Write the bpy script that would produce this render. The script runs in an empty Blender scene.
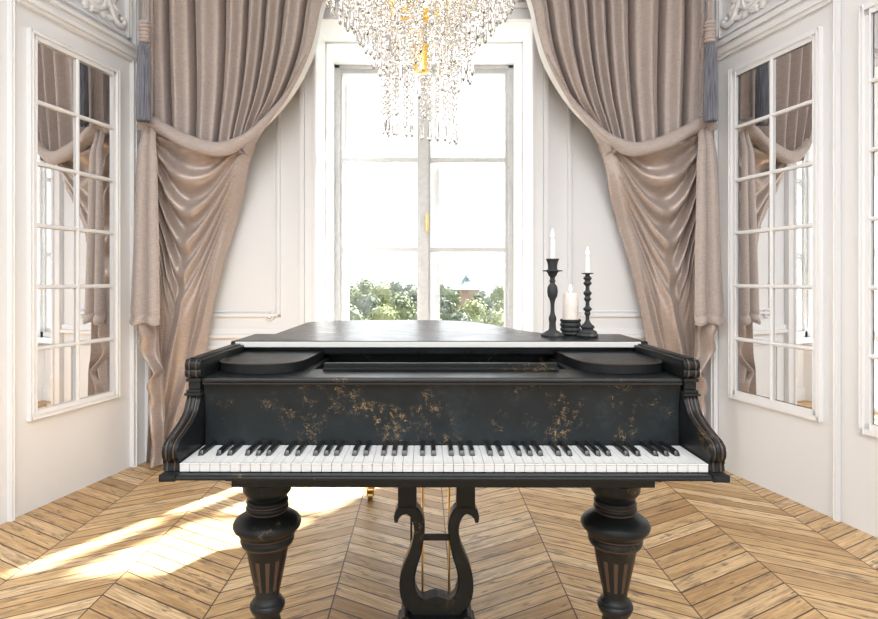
import bpy, bmesh, math, random
from mathutils import Vector, Matrix
random.seed(7)
PI = math.pi
scene = bpy.context.scene
COL = scene.collection
CAMH, F, VX, VY = 1.156, 586.0, 424.0, 280.0

def at(px, py, d):
    """world point seen at photo pixel (px, py) at distance d in front of the camera"""
    return Vector(((px - VX) / F * d, d, CAMH - (py - VY) / F * d))

# ------------------------------------------------------------------ helpers
def link(name, bm, mats, parent=None, smooth=False, auto=None):
    me = bpy.data.meshes.new(name)
    bmesh.ops.recalc_face_normals(bm, faces=bm.faces[:])
    bm.to_mesh(me); bm.free()
    if not isinstance(mats, (list, tuple)): mats = [mats]
    for m in mats: me.materials.append(m)
    if smooth:
        for p in me.polygons: p.use_smooth = True
        if auto:
            me.set_sharp_from_angle(angle=math.radians(auto))
    o = bpy.data.objects.new(name, me)
    COL.objects.link(o)
    if parent: o.parent = parent
    return o

def empty(name, loc=(0, 0, 0), rz=0):
    o = bpy.data.objects.new(name, None)
    COL.objects.link(o); o.location = loc; o.rotation_euler = (0, 0, rz)
    o.empty_display_size = .1
    return o

def tag(o, label=None, cat=None, group=None, kind=None):
    if label: o['label'] = label
    if cat: o['category'] = cat
    if group: o['group'] = group
    if kind: o['kind'] = kind
    return o

def struct(name, bm, mat, parent=None, **kw):
    o = link(name, bm, mat, parent, **kw)
    if parent is None: o['kind'] = 'structure'
    return o

def copy_tree(o, parent=None):
    c = o.copy(); COL.objects.link(c)
    if parent: c.parent = parent
    for ch in list(o.children): copy_tree(ch, c)
    return c

def BM(): return bmesh.new()

def box(bm, x0, x1, y0, y1, z0, z1, bev=0, mi=0, segs=2):
    r = bmesh.ops.create_cube(bm, size=1)
    vs = r['verts']
    for v in vs:
        v.co = Vector((x0 + (v.co.x + .5) * (x1 - x0), y0 + (v.co.y + .5) * (y1 - y0), z0 + (v.co.z + .5) * (z1 - z0)))
    fs = list({f for v in vs for f in v.link_faces})
    for f in fs: f.material_index = mi
    if bev:
        es = list({e for v in vs for e in v.link_edges})
        bmesh.ops.bevel(bm, geom=es, offset=bev, segments=segs, profile=.7, affect='EDGES', material=-1)
    return fs

def lathe(bm, prof, segs=32, c=(0, 0, 0), mi=0, caps=True):
    rings = []
    for r, z in prof:
        rings.append([bm.verts.new((c[0] + r * math.cos(2 * PI * k / segs), c[1] + r * math.sin(2 * PI * k / segs), c[2] + z)) for k in range(segs)])
    for a, b in zip(rings, rings[1:]):
        for k in range(segs):
            f = bm.faces.new((a[k], a[(k + 1) % segs], b[(k + 1) % segs], b[k])); f.material_index = mi
    if caps:
        bm.faces.new(rings[0]).material_index = mi
        bm.faces.new(rings[-1]).material_index = mi

def tube(bm, pts, rad, segs=8, mi=0, flat=1.0, up=None, caps=True):
    pts = [Vector(p) for p in pts]
    n = len(pts)
    rad = rad if isinstance(rad, (list, tuple)) else [rad] * n
    rings = []
    prev = None
    for i, p in enumerate(pts):
        t = (pts[min(i + 1, n - 1)] - pts[max(i - 1, 0)]).normalized()
        ref = up if up is not None else (prev if prev is not None else (Vector((0, 0, 1)) if abs(t.z) < .9 else Vector((1, 0, 0))))
        a = ref - t * ref.dot(t)
        if a.length < 1e-6: a = Vector((1, 0, 0)) - t * t.x
        a.normalize(); b = t.cross(a)
        if up is None: prev = a
        rings.append([bm.verts.new(p + (a * math.cos(2 * PI * k / segs) * flat + b * math.sin(2 * PI * k / segs)) * rad[i]) for k in range(segs)])
    for a, b in zip(rings, rings[1:]):
        for k in range(segs):
            bm.faces.new((a[k], a[(k + 1) % segs], b[(k + 1) % segs], b[k])).material_index = mi
    if caps:
        bm.faces.new(rings[0]).material_index = mi
        bm.faces.new(rings[-1]).material_index = mi

def sweep_rect(bm, pts, widths, depth, axis=Vector((0, 1, 0)), mi=0, ch=.12):
    """sweep a chamfered rectangle along a path lying in the plane normal to axis"""
    pts = [Vector(p) for p in pts]; n = len(pts); rings = []
    for i, p in enumerate(pts):
        t = (pts[min(i + 1, n - 1)] - pts[max(i - 1, 0)]).normalized()
        s = t.cross(axis).normalized(); w = widths[i] / 2; d = depth / 2; c = min(w, d) * ch * 2
        sec = [(-w + c, -d), (w - c, -d), (w, -d + c), (w, d - c), (w - c, d), (-w + c, d), (-w, d - c), (-w, -d + c)]
        rings.append([bm.verts.new(p + s * a + axis * b) for a, b in sec])
    for a, b in zip(rings, rings[1:]):
        for k in range(8):
            bm.faces.new((a[k], a[(k + 1) % 8], b[(k + 1) % 8], b[k])).material_index = mi
    bm.faces.new(rings[0]).material_index = mi; bm.faces.new(rings[-1]).material_index = mi

def prism(bm, poly, fn, h0, h1, mi=0, bev=0):
    """poly: 2D outline; fn(a,b,h)->3D; extruded from h0 to h1"""
    lo = [bm.verts.new(fn(a, b, h0)) for a, b in poly]
    hi = [bm.verts.new(fn(a, b, h1)) for a, b in poly]
    n = len(poly)
    caps = [bm.faces.new(lo), bm.faces.new(hi)]
    fs = list(caps)
    for k in range(n):
        fs.append(bm.faces.new((lo[k], lo[(k + 1) % n], hi[(k + 1) % n], hi[k])))
    for f in fs: f.material_index = mi
    if bev:
        es = list({e for f in caps for e in f.edges})
        bmesh.ops.bevel(bm, geom=es, offset=bev, segments=2, profile=.7, affect='EDGES', material=-1)

def catmull(pts, k=8):
    out = []; n = len(pts)
    dim = len(pts[0])
    for i in range(n - 1):
        p0, p1, p2, p3 = pts[max(i - 1, 0)], pts[i], pts[i + 1], pts[min(i + 2, n - 1)]
        for j in range(k):
            t = j / k
            out.append(tuple(.5 * (2 * p1[d] + (p2[d] - p0[d]) * t + (2 * p0[d] - 5 * p1[d] + 4 * p2[d] - p3[d]) * t * t + (3 * p1[d] - p0[d] - 3 * p2[d] + p3[d]) * t ** 3) for d in range(dim)))
    out.append(tuple(pts[-1]))
    return out

def interp(tab, x):
    if x <= tab[0][0]: return tab[0][1]
    for (a, b), (c, d) in zip(tab, tab[1:]):
        if x <= c: return b + (d - b) * (x - a) / (c - a)
    return tab[-1][1]

def sinterp(tab, x):
    """smooth (catmull) interpolation"""
    n = len(tab)
    if x <= tab[0][0]: return tab[0][1]
    if x >= tab[-1][0]: return tab[-1][1]
    for i in range(n - 1):
        if x <= tab[i + 1][0]:
            x0, y0 = tab[i]; x1, y1 = tab[i + 1]
            m0 = (y1 - tab[i - 1][1]) / (x1 - tab[i - 1][0]) if i > 0 else (y1 - y0) / (x1 - x0)
            m1 = (tab[i + 2][1] - y0) / (tab[i + 2][0] - x0) if i + 2 < n else (y1 - y0) / (x1 - x0)
            h = x1 - x0; t = (x - x0) / h
            return (2*t**3-3*t*t+1)*y0 + (t**3-2*t*t+t)*h*m0 + (-2*t**3+3*t*t)*y1 + (t**3-t*t)*h*m1

def surf(bm, fn, nu, nv, mi=0):
    g = [[bm.verts.new(fn(i / nu, j / nv)) for j in range(nv + 1)] for i in range(nu + 1)]
    for i in range(nu):
        for j in range(nv):
            bm.faces.new((g[i][j], g[i + 1][j], g[i + 1][j + 1], g[i][j + 1])).material_index = mi

def sstep(a, b, x):
    t = max(0, min(1, (x - a) / (b - a))); return t * t * (3 - 2 * t)

# ------------------------------------------------------------------ materials
def mat(name, col, rough=.5, metal=0, spec=.5, **kw):
    m = bpy.data.materials.new(name); m.use_nodes = True
    b = m.node_tree.nodes['Principled BSDF']
    b.inputs['Base Color'].default_value = (*col, 1)
    b.inputs['Roughness'].default_value = rough
    b.inputs['Metallic'].default_value = metal
    b.inputs['Specular IOR Level'].default_value = spec
    for k, v in kw.items(): b.inputs[k].default_value = v
    return m

class NT:
    def __init__(s, m): s.t = m.node_tree; s.n = s.t.nodes; s.b = s.n.get('Principled BSDF')
    def node(s, typ, **kw):
        x = s.n.new(typ)
        for k, v in kw.items(): setattr(x, k, v)
        return x
    def L(s, a, b): s.t.links.new(a, b)
    def math(s, op, a, b=None, c=None):
        x = s.node('ShaderNodeMath', operation=op)
        for i, v in enumerate((a, b, c)):
            if v is None: continue
            if isinstance(v, (int, float)): x.inputs[i].default_value = v
            else: s.L(v, x.inputs[i])
        return x.outputs[0]
    def ramp(s, fac, stops):
        x = s.node('ShaderNodeValToRGB'); s.L(fac, x.inputs[0])
        e = x.color_ramp.elements
        while len(e) < len(stops): e.new(.5)
        for el, (p, c) in zip(e, stops):
            el.position = p; el.color = (*c, 1) if len(c) == 3 else c
        return x.outputs[0]
    def mix(s, fac, a, b, blend='MIX'):
        x = s.node('ShaderNodeMix', data_type='RGBA', blend_type=blend)
        if isinstance(fac, (int, float)): x.inputs[0].default_value = fac
        else: s.L(fac, x.inputs[0])
        for i, v in ((6, a), (7, b)):
            if isinstance(v, tuple): x.inputs[i].default_value = (*v, 1)
            else: s.L(v, x.inputs[i])
        return x.outputs[2]
    def noise(s, vec, scale, detail=4, rough=.5, dist=0):
        x = s.node('ShaderNodeTexNoise'); x.inputs['Scale'].default_value = scale
        x.inputs['Detail'].default_value = detail; x.inputs['Roughness'].default_value = rough
        x.inputs['Distortion'].default_value = dist
        if vec is not None: s.L(vec, x.inputs['Vector'])
        return x.outputs['Fac']
    def mapping(s, vec, scale=(1, 1, 1), loc=(0, 0, 0), rot=(0, 0, 0)):
        x = s.node('ShaderNodeMapping'); s.L(vec, x.inputs[0])
        x.inputs['Scale'].default_value = scale; x.inputs['Location'].default_value = loc; x.inputs['Rotation'].default_value = rot
        return x.outputs[0]
    def obj(s): return s.node('ShaderNodeTexCoord').outputs['Object']
    def pos(s): return s.node('ShaderNodeNewGeometry').outputs['Position']
    def bump(s, h, strength=.3, dist=.01):
        x = s.node('ShaderNodeBump'); x.inputs['Strength'].default_value = strength; x.inputs['Distance'].default_value = dist
        s.L(h, x.inputs['Height']); s.L(x.outputs[0], s.b.inputs['Normal'])

M = {}
def wall_mat(name, col, rough=.55):
    m = mat(name, col, rough, spec=.3); t = NT(m)
    n = t.noise(t.pos(), 90, 3); t.bump(n, .04, .002)
    n2 = t.noise(t.pos(), 1.2, 3)
    t.L(t.ramp(n2, [(.3, tuple(c * .97 for c in col)), (.7, col)]), t.b.inputs['Base Color'])
    return m
M['wall'] = wall_mat('white_panelling_paint', (.845, .85, .86))
M['trim'] = wall_mat('white_trim_paint', (.885, .89, .90), .4)
M['frame'] = mat('window_grey_paint', (.62, .62, .61), .5); t = NT(M['frame'])
n = t.noise(t.pos(), 30, 5, .6); t.L(t.ramp(n, [(.35, (.50, .50, .50)), (.6, (.56, .56, .56))]), t.b.inputs['Base Color'])
M['mirror'] = mat('mirror_silver', (.96, .96, .96), .0, metal=1)
M['brass'] = mat('aged_brass', (.78, .55, .2), .28, metal=1)
M['gold'] = mat('polished_gold_glow', (.95, .62, .18), .2, metal=1)
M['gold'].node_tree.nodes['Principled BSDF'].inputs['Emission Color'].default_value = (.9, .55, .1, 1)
M['gold'].node_tree.nodes['Principled BSDF'].inputs['Emission Strength'].default_value = .15  # faint glow added to the gold, though these fittings are no lamps
M['black_dark'] = mat('dark_felt', (.006, .006, .007), .8)

# aged black paint with rubbed gold-brown scratches
def aged_black(name, wear=.5, rough=.38, base=(.016, .018, .019)):
    m = mat(name, base, rough, spec=.22); t = NT(m); p = t.obj()
    big = t.noise(p, 7, 3, .6)
    streak = t.noise(t.mapping(p, (1, 1, 1), rot=(0, .7, 0)), 34, 6, .72, 1.8)
    streak2 = t.noise(t.mapping(p, (1.6, 1, .35), rot=(.4, .9, .3)), 90, 3, .6, .8)
    s = t.math('MAXIMUM', t.ramp(streak, [(.60, (0, 0, 0)), (.66, (1, 1, 1))]), t.ramp(streak2, [(.66, (0, 0, 0)), (.71, (1, 1, 1))]))
    b = t.ramp(big, [(.70 - .3 * wear, (0, 0, 0)), (.76 - .3 * wear, (1, 1, 1))])
    def lines(v, w):
        return t.ramp(t.math('ABSOLUTE', t.math('SUBTRACT', v, .5)), [(w * .35, (1, 1, 1)), (w, (0, 0, 0))])
    l1 = lines(t.noise(t.mapping(p, (1, 1, 1), rot=(.3, .5, .2)), 42, 2, .55, 1.6), .022)
    l2 = lines(t.noise(t.mapping(p, (.55, 1, 1.3), loc=(3, 1, 2), rot=(.2, .8, .4)), 60, 2, .5, 2.4), .018)
    brk = t.ramp(t.noise(p, 55, 3, .6), [(.50, (0, 0, 0)), (.56, (1, 1, 1))])
    s = t.math('MAXIMUM', s, t.math('MULTIPLY', t.math('MAXIMUM', l1, l2), brk))
    f = t.math('MULTIPLY', s, b)
    dust = t.noise(p, 11, 6, .7)
    basec = t.ramp(dust, [(.3, tuple(c * .7 for c in base)), (.55, base), (.8, tuple(c * 2.2 for c in base))])
    c = t.mix(t.math('MULTIPLY', f, .75), basec, (.30, .20, .095))
    t.L(c, t.b.inputs['Base Color'])
    t.L(t.math('ADD', t.math('MULTIPLY', dust, .25), rough - .12), t.b.inputs['Roughness'])
    t.bump(t.noise(p, 160, 4), .05, .002)
    return m
M['black'] = aged_black('aged_black_paint', .35, .36, (.011, .0125, .013))
M['fall'] = aged_black('scratched_black_paint', .58, .36, (.015, .0185, .020))
M['lidblack'] = aged_black('satin_black_lid', .05, .30, (.020, .021, .023))
M['iron'] = aged_black('worn_black_iron', .4, .6, (.038, .040, .041))
M['brown'] = mat('rubbed_brown_edge', (.062, .036, .025), .45)
M['ivory'] = mat('ivory_key', (.64, .635, .62), .3); 
M['ebony'] = mat('ebony_key', (.009, .009, .010), .3)
M['strip'] = mat('pale_hinge_strip', (.62, .61, .58), .35)

# curtain cloth: taupe slub satin
def cloth(name, base, rough=.42, sheen=.3, metal=.0):
    m = mat(name, base, rough, spec=.5); t = NT(m); p = t.pos()
    warp = t.noise(t.mapping(p, (25, 25, 420)), 1, 4, .6)
    weft = t.noise(t.mapping(p, (300, 300, 30)), 1, 3, .5)
    f = t.math('ADD', t.math('MULTIPLY', warp, .65), t.math('MULTIPLY', weft, .35))
    t.L(t.ramp(f, [(.3, tuple(c * .72 for c in base)), (.5, base), (.72, tuple(min(1, c * 1.3) for c in base))]), t.b.inputs['Base Color'])
    t.b.inputs['Sheen Weight'].default_value = sheen
    t.b.inputs['Sheen Roughness'].default_value = .4
    t.b.inputs['Metallic'].default_value = metal; t.b.inputs['Specular Tint'].default_value = (1, .88, .74, 1)
    t.bump(f, .18, .002)
    return m
M['cloth'] = cloth('taupe_satin_cloth', (.46, .392, .362), .46, .2)
M['satin'] = cloth('draped_satin_cloth', (.47, .39, .35), .30, .15, .22)
M['lining'] = mat('cream_lining', (.92, .91, .89), .7)
M['rope'] = mat('taupe_cord', (.50, .42, .39), .55)
M['skirt'] = mat('blue_grey_fringe', (.20, .205, .245), .7); t = NT(M['skirt'])
n = t.noise(t.mapping(t.pos(), (260, 260, 6)), 1, 3)
t.L(t.ramp(n, [(.35, (.09, .09, .12)), (.65, (.30, .31, .36))]), t.b.inputs['Base Color'])
M['wax'] = mat('ivory_wax', (.84, .80, .74), .45, **{'Subsurface Weight': .3}); M['wax'].node_tree.nodes['Principled BSDF'].inputs['Subsurface Radius'].default_value = (.02, .012, .008)
M['pillarwax'] = mat('cream_pillar_wax', (.80, .70, .62), .5); t = NT(M['pillarwax'])
n = t.noise(t.obj(), 60, 5, .7); t.L(t.ramp(n, [(.3, (.70, .60, .52)), (.65, (.84, .75, .68))]), t.b.inputs['Base Color'])
M['wick'] = mat('wick', (.02, .02, .02), .9)
M['flame'] = mat('candle_flame', (1, .95, .85), .5); b = M['flame'].node_tree.nodes['Principled BSDF']
b.inputs['Emission Color'].default_value = (1, .9, .75, 1); b.inputs['Emission Strength'].default_value = 4
M['bulb'] = mat('warm_bulb', (1, .95, .9), .5); b = M['bulb'].node_tree.nodes['Principled BSDF']
b.inputs['Emission Color'].default_value = (1, .86, .66, 1); b.inputs['Emission Strength'].default_value = 14
# crystal
m = mat('cut_crystal', (1, 1, 1), 0.0); b = m.node_tree.nodes['Principled BSDF']
b.inputs['Transmission Weight'].default_value = 1; b.inputs['IOR'].default_value = 1.42
M['crystal'] = m
m = m.copy(); m.name = 'pendant_crystal'; m.node_tree.nodes['Principled BSDF'].inputs['IOR'].default_value = 1.58; M['pendant'] = m
# window glass : clear pane
m = bpy.data.materials.new('clear_glass'); m.use_nodes = True; t = NT(m); t.n.remove(t.b)
tr = t.node('ShaderNodeBsdfTransparent'); gl = t.node('ShaderNodeBsdfGlossy'); gl.inputs['Roughness'].default_value = .0
mx = t.node('ShaderNodeMixShader'); mx.inputs[0].default_value = .05
tr.inputs[0].default_value = (.98, .985, .985, 1)
t.L(tr.outputs[0], mx.inputs[1]); t.L(gl.outputs[0], mx.inputs[2]); t.L(mx.outputs[0], t.n['Material Output'].inputs[0])
M['glass'] = m

# chevron oak floor
PER, XC, PW, TAN = .426, .098, .0866, math.tan(math.radians(30))
m = mat('chevron_oak', (.5, .33, .18), .42, spec=.4); t = NT(m)
sep = t.node('ShaderNodeSeparateXYZ'); t.L(t.pos(), sep.inputs[0]); X, Y = sep.outputs[0], sep.outputs[1]
xs = t.math('ADD', X, -XC + 20 * PER)
col_id = t.math('FLOOR', t.math('DIVIDE', xs, PER))
pp = t.math('PINGPONG', xs, PER)
tt = t.math('DIVIDE', t.math('SUBTRACT', Y, t.math('MULTIPLY', pp, TAN)), PW)
pid = t.math('FLOOR', tt); fr = t.math('FRACT', tt)
cmb = t.node('ShaderNodeCombineXYZ'); t.L(col_id, cmb.inputs[0]); t.L(pid, cmb.inputs[1])
wn = t.node('ShaderNodeTexWhiteNoise', noise_dimensions='2D'); t.L(cmb.outputs[0], wn.inputs['Vector'])
rnd = wn.outputs['Value']
gv = t.node('ShaderNodeCombineXYZ')
t.L(t.math('ADD', t.math('MULTIPLY', pp, 1.15), t.math('MULTIPLY', rnd, 31.0)), gv.inputs[0])
t.L(t.math('MULTIPLY', t.math('ADD', fr, t.math('MULTIPLY', rnd, 57.0)), PW), gv.inputs[1])
t.L(t.math('MULTIPLY', rnd, 13.0), gv.inputs[2])
g = gv.outputs[0]
fine = t.noise(t.mapping(g, (7, 190, 1)), 1, 5, .65, .3)
mid = t.noise(t.mapping(g, (4, 40, 1)), 1, 4, .6, 1.2)
blot = t.noise(t.mapping(g, (6, 22, 1)), 1, 4, .65, .6)
knot = t.node('ShaderNodeTexVoronoi'); t.L(t.mapping(g, (9, 28, 1)), knot.inputs['Vector']); knot.inputs['Scale'].default_value = 1
kd = t.ramp(knot.outputs['Distance'], [(.06, (1, 1, 1)), (.20, (0, 0, 0))])
basec = t.ramp(rnd, [(0, (.50, .30, .13)), (.25, (.84, .58, .30)), (.5, (.68, .44, .21)), (.75, (.92, .69, .41)), (1, (.58, .365, .17))])
c = t.mix(t.ramp(mid, [(.44, (0, 0, 0)), (.68, (.7, .7, .7))]), basec, (.33, .185, .08))
c = t.mix(t.ramp(fine, [(.45, (0, 0, 0)), (.68, (.62, .62, .62))]), c, (.235, .125, .055))
c = t.mix(t.ramp(blot, [(.56, (0, 0, 0)), (.68, (.8, .8, .8))]), c, (.13, .09, .07))
c = t.mix(t.math('MULTIPLY', kd, .7), c, (.07, .045, .03))
seam_d = t.math('MINIMUM', fr, t.math('SUBTRACT', 1, fr))
seam1 = t.ramp(seam_d, [(.028, (1, 1, 1)), (.055, (0, 0, 0))])
fx = t.math('FRACT', t.math('DIVIDE', xs, PER)); ed = t.math('MINIMUM', fx, t.math('SUBTRACT', 1, fx))
seam2 = t.ramp(ed, [(.004, (1, 1, 1)), (.008, (0, 0, 0))])
seam = t.math('MAXIMUM', seam1, seam2)
c = t.mix(t.math('MULTIPLY', seam, .92), c, (.035, .016, .008))
t.L(c, t.b.inputs['Base Color'])
t.L(t.math('ADD', t.math('MULTIPLY', fine, .3), .30), t.b.inputs['Roughness'])
hgt = t.math('SUBTRACT', t.math('MULTIPLY', fine, .25), seam)
t.bump(hgt, .35, .003)
M['floor'] = m

# ------------------------------------------------------------------ room shell
SL = .22; WC = 2.611; NL = math.hypot(1, SL); BACK = 3.86; CEIL = 3.45
def W(side, y, off, z):
    """point on a splayed side wall: side -1 left, +1 right; y along the room, off into the room"""
    x = -(WC - SL * y) + off / NL; yy = y - off * SL / NL
    return Vector((-side * x, yy, z))
def wbox(bm, side, y0, y1, z0, z1, o0, o1, bev=0, mi=0):
    vs = []
    r = bmesh.ops.create_cube(bm, size=1); vs = r['verts']
    for v in vs:
        a, b, c = v.co.x + .5, v.co.y + .5, v.co.z + .5
        v.co = W(side, y0 + a * (y1 - y0), o0 + b * (o1 - o0), z0 + c * (z1 - z0))
    fs = list({f for v in vs for f in v.link_faces})
    for f in fs: f.material_index = mi
    if bev:
        es = list({e for v in vs for e in v.link_edges})
        bmesh.ops.bevel(bm, geom=es, offset=bev, segments=2, profile=.6, affect='EDGES', material=-1)

bm = BM(); box(bm, -4.6, 4.6, -3.5, 4.75, -.12, 0); struct('floor', bm, M['floor'])
bm = BM(); box(bm, -4.6, 4.6, -3.5, 4.75, CEIL, CEIL + .12); struct('ceiling', bm, M['wall'])
for side, nm in ((-1, 'left'), (1, 'right')):
    bm = BM(); wbox(bm, side, -3.5, BACK + .05, 0, CEIL, -.15, 0); struct('wall_' + nm, bm, M['wall'])

# back wall with a deep window niche
NX = .708; NT_Z = 2.86; SILL = .62; WY = 4.70
bm = BM()
box(bm, -2.6, -NX, BACK, WY + .08, 0, CEIL)
box(bm, NX, 2.6, BACK, WY + .08, 0, CEIL)
box(bm, -NX, NX, BACK, WY + .08, NT_Z, CEIL)
box(bm, -NX, NX, WY - .02, WY + .08, 0, SILL - .03)
struct('wall_back', bm, M['wall'])

trimn = [0]
def trim(bm, m=None, **kw):
    trimn[0] += 1
    return struct('trim_%d' % trimn[0], bm, m or M['trim'], **kw)

# niche mouldings (bead half way into the niche, panel on parapet)
bm = BM()
for s in (-1, 1):
    box(bm, s * NX - .012 * (s > 0), s * NX + .012 * (s < 0), 4.20, 4.26, 0, NT_Z, .004)
box(bm, -NX, NX, 4.20, 4.26, NT_Z - .012, NT_Z, .004)
trim(bm)
bm = BM()
for x0, x1 in ((-.62, -.04), (.04, .62)):
    for z0, z1 in ((.20, .215), (.52, .535)): box(bm, x0, x1, WY - .032, WY - .02, z0, z1, .003)
    for xx in (x0, x1 - .015): box(bm, xx, xx + .015, WY - .032, WY - .02, .20, .535, .003)
box(bm, -NX, NX, WY - .04, WY - .02, 0, .13, .006)
trim(bm)
# window casing on the back wall
bm = BM()
for s in (-1, 1):
    for a, b, d in ((NX + .0, NX + .022, .03), (NX + .022, NX + .075, .018), (NX + .075, NX + .105, .035)):
        x0, x1 = sorted((s * a, s * b)); box(bm, x0, x1, BACK - d, BACK, .14, NT_Z + .02, .006)
for a, b, d in ((0, .022, .03), (.022, .075, .018), (.075, .105, .04), (.13, .16, .06)):
    box(bm, -NX - .105, NX + .105, BACK - d, BACK, NT_Z + a, NT_Z + b, .006)
trim(bm)
# back wall panels
PB = .915
for s in (-1, 1):
    bm = BM()
    for (xa, xb, za, zb) in ((.945, 1.66, PB, 3.2), (.90, 1.70, .22, .72)):
        for k, (ins, wd, d) in enumerate(((0, .018, .02), (.03, .010, .010))):
            a, b, c, e = xa + ins, xb - ins, za + ins, zb - ins
            for q in ((a, a + wd, c, e), (b - wd, b, c, e), (a, b, c, c + wd), (a, b, e - wd, e)):
                x0, x1 = sorted((s * q[0], s * q[1])); box(bm, x0, x1, BACK - d, BACK, q[2], q[3], .004)
    trim(bm)
    bm = BM()
    x0, x1 = sorted((s * (NX + .105), s * 1.745))
    box(bm, x0, x1, BACK - .03, BACK, .775, .80, .006)
    box(bm, x0, x1, BACK - .018, BACK, .80, .835, .006)
    trim(bm)
    bm = BM()
    x0, x1 = sorted((s * (NX + .0), s * 1.76))
    box(bm, x0, x1, BACK - .025, BACK, 0, .12, .005); box(bm, x0, x1, BACK - .016, BACK, .12, .15, .006)
    o = struct('baseboard_back_' + ('left' if s < 0 else 'right'), bm, M['trim'])
    # corner rosette
    bm = BM(); cx, cz = s * 1.015, PB + .005
    tube(bm, [(cx + .028 * math.cos(a), BACK - .012, cz + .028 * math.sin(a)) for a in [2 * PI * k / 20 for k in range(21)]], .006, 8)
    for k in range(6):
        a = k * PI / 3; r = bmesh.ops.create_icosphere(bm, subdivisions=1, radius=.008)
        bmesh.ops.translate(bm, verts=r['verts'], vec=(cx + .013 * math.cos(a), BACK - .008, cz + .013 * math.sin(a)))
    r = bmesh.ops.create_icosphere(bm, subdivisions=1, radius=.007); bmesh.ops.translate(bm, verts=r['verts'], vec=(cx, BACK - .012, cz))
    trim(bm, smooth=True)

# side wall trims
for side in (-1, 1):
    bm = BM()      # full height bead band between the mirror bays
    wbox(bm, side, 2.804, 2.829, 0, CEIL, 0, .010, .003); wbox(bm, side, 2.808, 2.824, 0, CEIL, .010, .018, .004)
    trim(bm)
    bm = BM()      # corner pilaster
    wbox(bm, side, 3.618, 3.645, 0, 2.505, 0, .022, .006)
    wbox(bm, side, 3.66, 3.85, 0, 2.505, 0, .012, .003)
    wbox(bm, side, 3.735, 3.765, 0, CEIL, 0, .034, .006)
    trim(bm)
    bm = BM()      # stepped architrave over the mirror bay
    for z0, z1, d in ((2.505, 2.525, .022), (2.525, 2.550, .034), (2.550, 2.575, .026), (2.575, 2.598, .046)):
        wbox(bm, side, 2.845, 3.85, z0, z1, 0, d, .004)
    trim(bm)
    bm = BM()      # frieze panel bead
    y0, y1, z0, z1 = 2.90, 3.60, 2.635, 3.02
    for q in ((y0, y0 + .022, z0, z1), (y1 - .022, y1, z0, z1), (y0, y1, z0, z0 + .014), (y0, y1, z1 - .022, z1)):
        wbox(bm, side, q[0], q[1], q[2], q[3], 0, .020, .005)
    wbox(bm, side, 3.64, 3.66, 2.60, 3.1, 0, .02, .005)
    trim(bm)

# plaster acanthus scrolls in the friezes
def scroll_pts(cy, cz, r0, r1, a0, a1, n=40):
    out = []
    for k in range(n + 1):
        f = k / n; a = a0 + (a1 - a0) * f; r = r0 + (r1 - r0) * f
        out.append((cy + r * math.cos(a), cz + r * math.sin(a)))
    return out
def leaf(bm, side, y, z, ang, ln, wd):
    n = 8
    g = []
    for i in range(n + 1):
        f = i / n; w = wd * math.sin(PI * min(1, f * .93 + .05)) ** .8; row = []
        for k in range(7):
            q = (k - 3) / 3
            hh = .006 + .020 * (1 - q * q) * math.sin(PI * f * .9 + .2) - .006 * (1 - abs(q)) * (abs(q) < .2) + .012 * f * f
            lobes = 1 + .22 * math.sin(f * 18)
            a = f * ln; b = q * w * lobes + .25 * ln * f * f
            yy = y + a * math.cos(ang) - b * math.sin(ang); zz = z + a * math.sin(ang) + b * math.cos(ang)
            row.append(bm.verts.new(W(side, yy, max(.002, hh) if abs(q) < .99 else .002, zz)))
        g.append(row)
    for i in range(n):
        for k in range(6): bm.faces.new((g[i][k], g[i + 1][k], g[i + 1][k + 1], g[i][k + 1]))
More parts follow.
